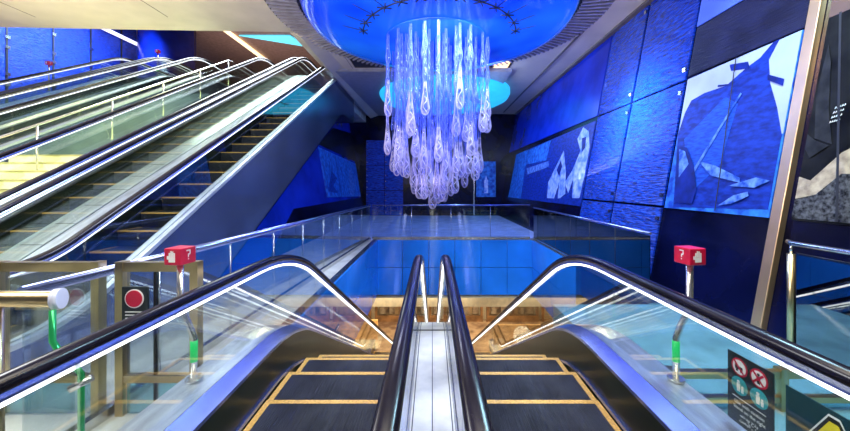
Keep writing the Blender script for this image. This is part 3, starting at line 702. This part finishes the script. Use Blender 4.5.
# ------------------------------------------------------------------ level below
lwood = mat('warm_shopfront_wood', (.34,.17,.07), .35, 0, .25, 2, c2=(.10,.05,.02))
tan_f = mat('tan_stone_floor', (.50,.34,.20), .15, 0, .12, 2, c2=(.22,.13,.08))
cream = mat('cream_bulkhead', (.80,.68,.46), .5)
m = MB(); m.box(-7,7,4,20,-6.4,-6.2); struct('floor_lower', m, tan_f)
m = MB(); m.box(-7,7,19.6,20,-6.2,-1.6); m.box(-7.2,-7,4,20,-6.2,-.5); m.box(7,7.2,4,20,-6.2,-.5); struct('wall_lower', m, cream)
m = MB(); m.box(-7,7,10.05,20,-1.75,-1.6); m.box(-7,7,12.5,12.9,-2.9,-1.76); struct('ceiling_lower', m, cream)
for i, (x0, x1, lab) in enumerate(((-6.6,-3.5,'leftmost warm lit shopfront on the level below'),(-3.3,-.4,'shopfront left of centre on the level below'),(-.2,2.9,'shopfront right of centre on the level below'),(3.1,6.4,'rightmost warm lit shopfront on the level below'))):
    root = empty('shopfront', (x0,19.2,-6.2), lab, 'shopfront', 'lower level shopfronts'); W = x1-x0
    m = MB()
    for a, b, c, d in ((0,W,0,.35),(0,W,2.7,3.2),(0,.15,.35,2.7),(W-.15,W,.35,2.7),(W*.5-.05,W*.5+.05,.35,2.7)): m.box(a,b,0,.12,c,d)
    m.build('frame', lwood, root)
    m = MB(); m.box(.15,W-.15,.05,.06,.35,2.7); m.build('window_glass', glass_rail, root)
    m = MB(); m.box(.2,W-.2,.25,.38,.2,2.7); m.build('display_wall', mat('shop_glow_%d' % i, (.75,.42,.18), .6, 0, .4, 1.5, c2=(.10,.05,.03)), root)
    m = MB()
    for k in range(5): m.box(.3+k*W*.18,.3+k*W*.18+.3,.13,.24,.4,.9+.35*(k%3))
    m.build('display_goods', mat('shop_goods_%d' % i, (.25,.12,.06), .5, 0, .4, 3, c2=(.75,.5,.3)), root)
for i, (x, y, lab) in enumerate(((-3.4,14.5,'left dark wood kiosk counter on the level below'),(3.6,14.0,'right dark wood kiosk counter on the level below'))):
    root = empty('kiosk_counter', (x,y,-6.2), lab, 'counter', 'lower level kiosks')
    m = MB(); m.box(-1.1,1.1,-.5,.5,0,1.0); m.build('body', lwood, root, .03)
    m = MB(); m.box(-1.18,1.18,-.58,.58,1.0,1.06); m.build('worktop', cream, root, .01)
    m = MB(); m.box(-1.0,1.0,.2,.3,1.06,1.9); m.build('back_board', mat('kiosk_board_%d' % i, (.75,.42,.15), .4), root)

# ------------------------------------------------------------------ lights
def area(name, loc, tgt, size, energy, c, sy=None, spread=PI):
    l = bpy.data.lights.new(name, 'AREA'); l.energy = energy; l.color = c; l.size = size; l.spread = spread
    if sy: l.shape = 'RECTANGLE'; l.size_y = sy
    o = bpy.data.objects.new(name, l); col.objects.link(o); o.location = loc
    o.rotation_euler = (Vector(tgt)-Vector(loc)).to_track_quat('-Z','Y').to_euler(); return o
def point(name, loc, energy, c, r=.1):
    l = bpy.data.lights.new(name, 'POINT'); l.energy = energy; l.color = c; l.shadow_soft_size = r
    o = bpy.data.objects.new(name, l); col.objects.link(o); o.location = loc; return o
area('hall_overhead_fill', (0,.5,5.2), (0,.8,0), 3.0, 110, (1,.93,.80), 2.5, 1.9)  # unseen overhead fill added to light the floor and escalators
area('left_floor_fill', (-6,2.0,5.2), (-5.5,2.5,0), 4.0, 620, (.93,.97,1), 2.5)  # added without a fixture, to brighten the left floor
area('ceiling_bounce_fill', (-8,3.5,2.6), (-8,5.5,5.4), 3.0, 330, (1,.85,.6), 2)  # stands in for warm bounce onto the ceiling; no lamp there
area('wall_fill_right', (1.6,5.2,5.1), (4.1,5.6,2.4), 4.5, 150, (.55,.66,1), .8)  # added unseen blue fill for the near murals and panels
area('panel_glow_fill', (1.2,6.6,4.7), (4.1,6.8,3.05), .5, 85, (.25,.9,1), .5, .75)  # added cyan pool on the panels, standing in for the saucer's glow
area('wall_fill_far', (1.4,12,4.9), (4.1,12,2.2), 6, 280, (.45,.6,1), .8)  # the same kind of added fill for the far right wall
area('wall_fill_left', (.5,14.2,5.1), (-4.2,14.6,2), 4, 120, (.3,.5,1), .6, 1.7)  # unseen blue fill put in for the left wall
area('back_floor_fill', (.6,12.5,5.1), (.6,12.4,0), 4, 130, (.6,.68,1), 2)  # extra lilac-blue fill that lifts the floor behind the opening
area('back_wall_fill', (0,15.5,5.2), (0,18,2), 4, 90, (.3,.5,1), .6)  # blue fill added for the back wall, no fixture
area('void_light', (.6,6.0,4.5), (.6,9.9,-.8), 2.0, 200, (.55,.75,1), 1.)
point('chandelier_core_fill', (0,CY,2.7), 5, (1,.93,1), .25)  # unseen light added inside to brighten the glass drops
point('chandelier_tip_fill', (0,CY-.0,1.75), 6, (1,.9,.95), .12)  # second added light, for the lower drops
area('chandelier_front', (0,5.0,5.0), (0,7.3,2.2), 1.2, 26, (1,.85,.92), .6)
for x in (-7.6,): area('stair_lamp', (x,7.6,7.6), (x,7.5,2.0), 1.4, 300, (1,.95,.50), 7, 1.7)
area('bank_fill', (-7.5,12,9.3), (-6.5,8,2), 6, 650, (.80,.90,1), 6, 1.5)  # bluish-white fill added to brighten the climbing escalators
area('far_left_wall_fill', (-12.6,12,8.8), (-15,12.3,6.2), 6, 560, (.5,.7,1), .8, 1.9)  # unseen fill added to brighten the far blue wall
area('upper_light', (-9,18,6.3), (-9,19,9.4), 4, 90, (1,.75,.6), 4)
area('lower_light', (-2,14.5,-1.9), (-2,15,-6), 7, 600, (1,.85,.62), 5)
area('lower_light_right', (3,15.5,-1.9), (3,16,-6), 5, 380, (1,.85,.62), 4)
point('lower_bulkhead_light', (-3,11.2,-3.4), 30, (1,.86,.6), .3)
point('lower_bulkhead_light', (3,11.2,-3.4), 30, (1,.86,.6), .3)
area('cladding_light', (-1.2,4.5,5.2), (-3.4,6.5,1.5), 1.2, 160, (.8,.85,1), 1)
area('ceiling_bounce_fill_mid', (-2.2,4.5,2.2), (-2.4,5.5,5.4), 1.5, 70, (.95,.85,.9), 1.5)  # another added bounce stand-in, under the middle of the ceiling
area('ceiling_bounce_fill_right', (3.1,6.5,2.2), (3.3,7,5.4), .8, 45, (.95,.85,.9), 5)  # added bounce stand-in for the right part of the ceiling
area('right_floor_fill', (3.0,2.6,4.8), (2.6,3.2,0), .8, 190, (.45,.8,1), .8)  # added blue fill that tints the right floor
area('post_fill', (2.2,1.4,4.6), (3.7,3.4,1.5), .8, 90, (1,.76,.46), .8)  # warm unseen fill added to brighten the leaning post

w = bpy.data.worlds.new('world'); scene.world = w; w.use_nodes = True
w.node_tree.nodes['Background'].inputs['Color'].default_value = (.10,.14,.30,1); w.node_tree.nodes['Background'].inputs['Strength'].default_value = .25

# ------------------------------------------------------------------ camera
F = 335.
cd = bpy.data.cameras.new('camera'); co = bpy.data.objects.new('camera', cd); col.objects.link(co)
co.location = (0,0,1.64); co.rotation_euler = (PI/2,0,0)
cd.sensor_width = 36; cd.lens = 36*F/850; cd.shift_x = -7.3/850; cd.shift_y = -30.5/850; cd.clip_start = .02
scene.camera = co
scene.view_settings.view_transform = 'Standard'; scene.view_settings.look = 'None'; scene.view_settings.gamma = 1; scene.view_settings.exposure = .25
scene.cycles.transparent_max_bounces = 40; scene.cycles.max_bounces = 10; scene.cycles.glossy_bounces = 6
scene.cycles.use_denoising = True; scene.cycles.sample_clamp_indirect = 6
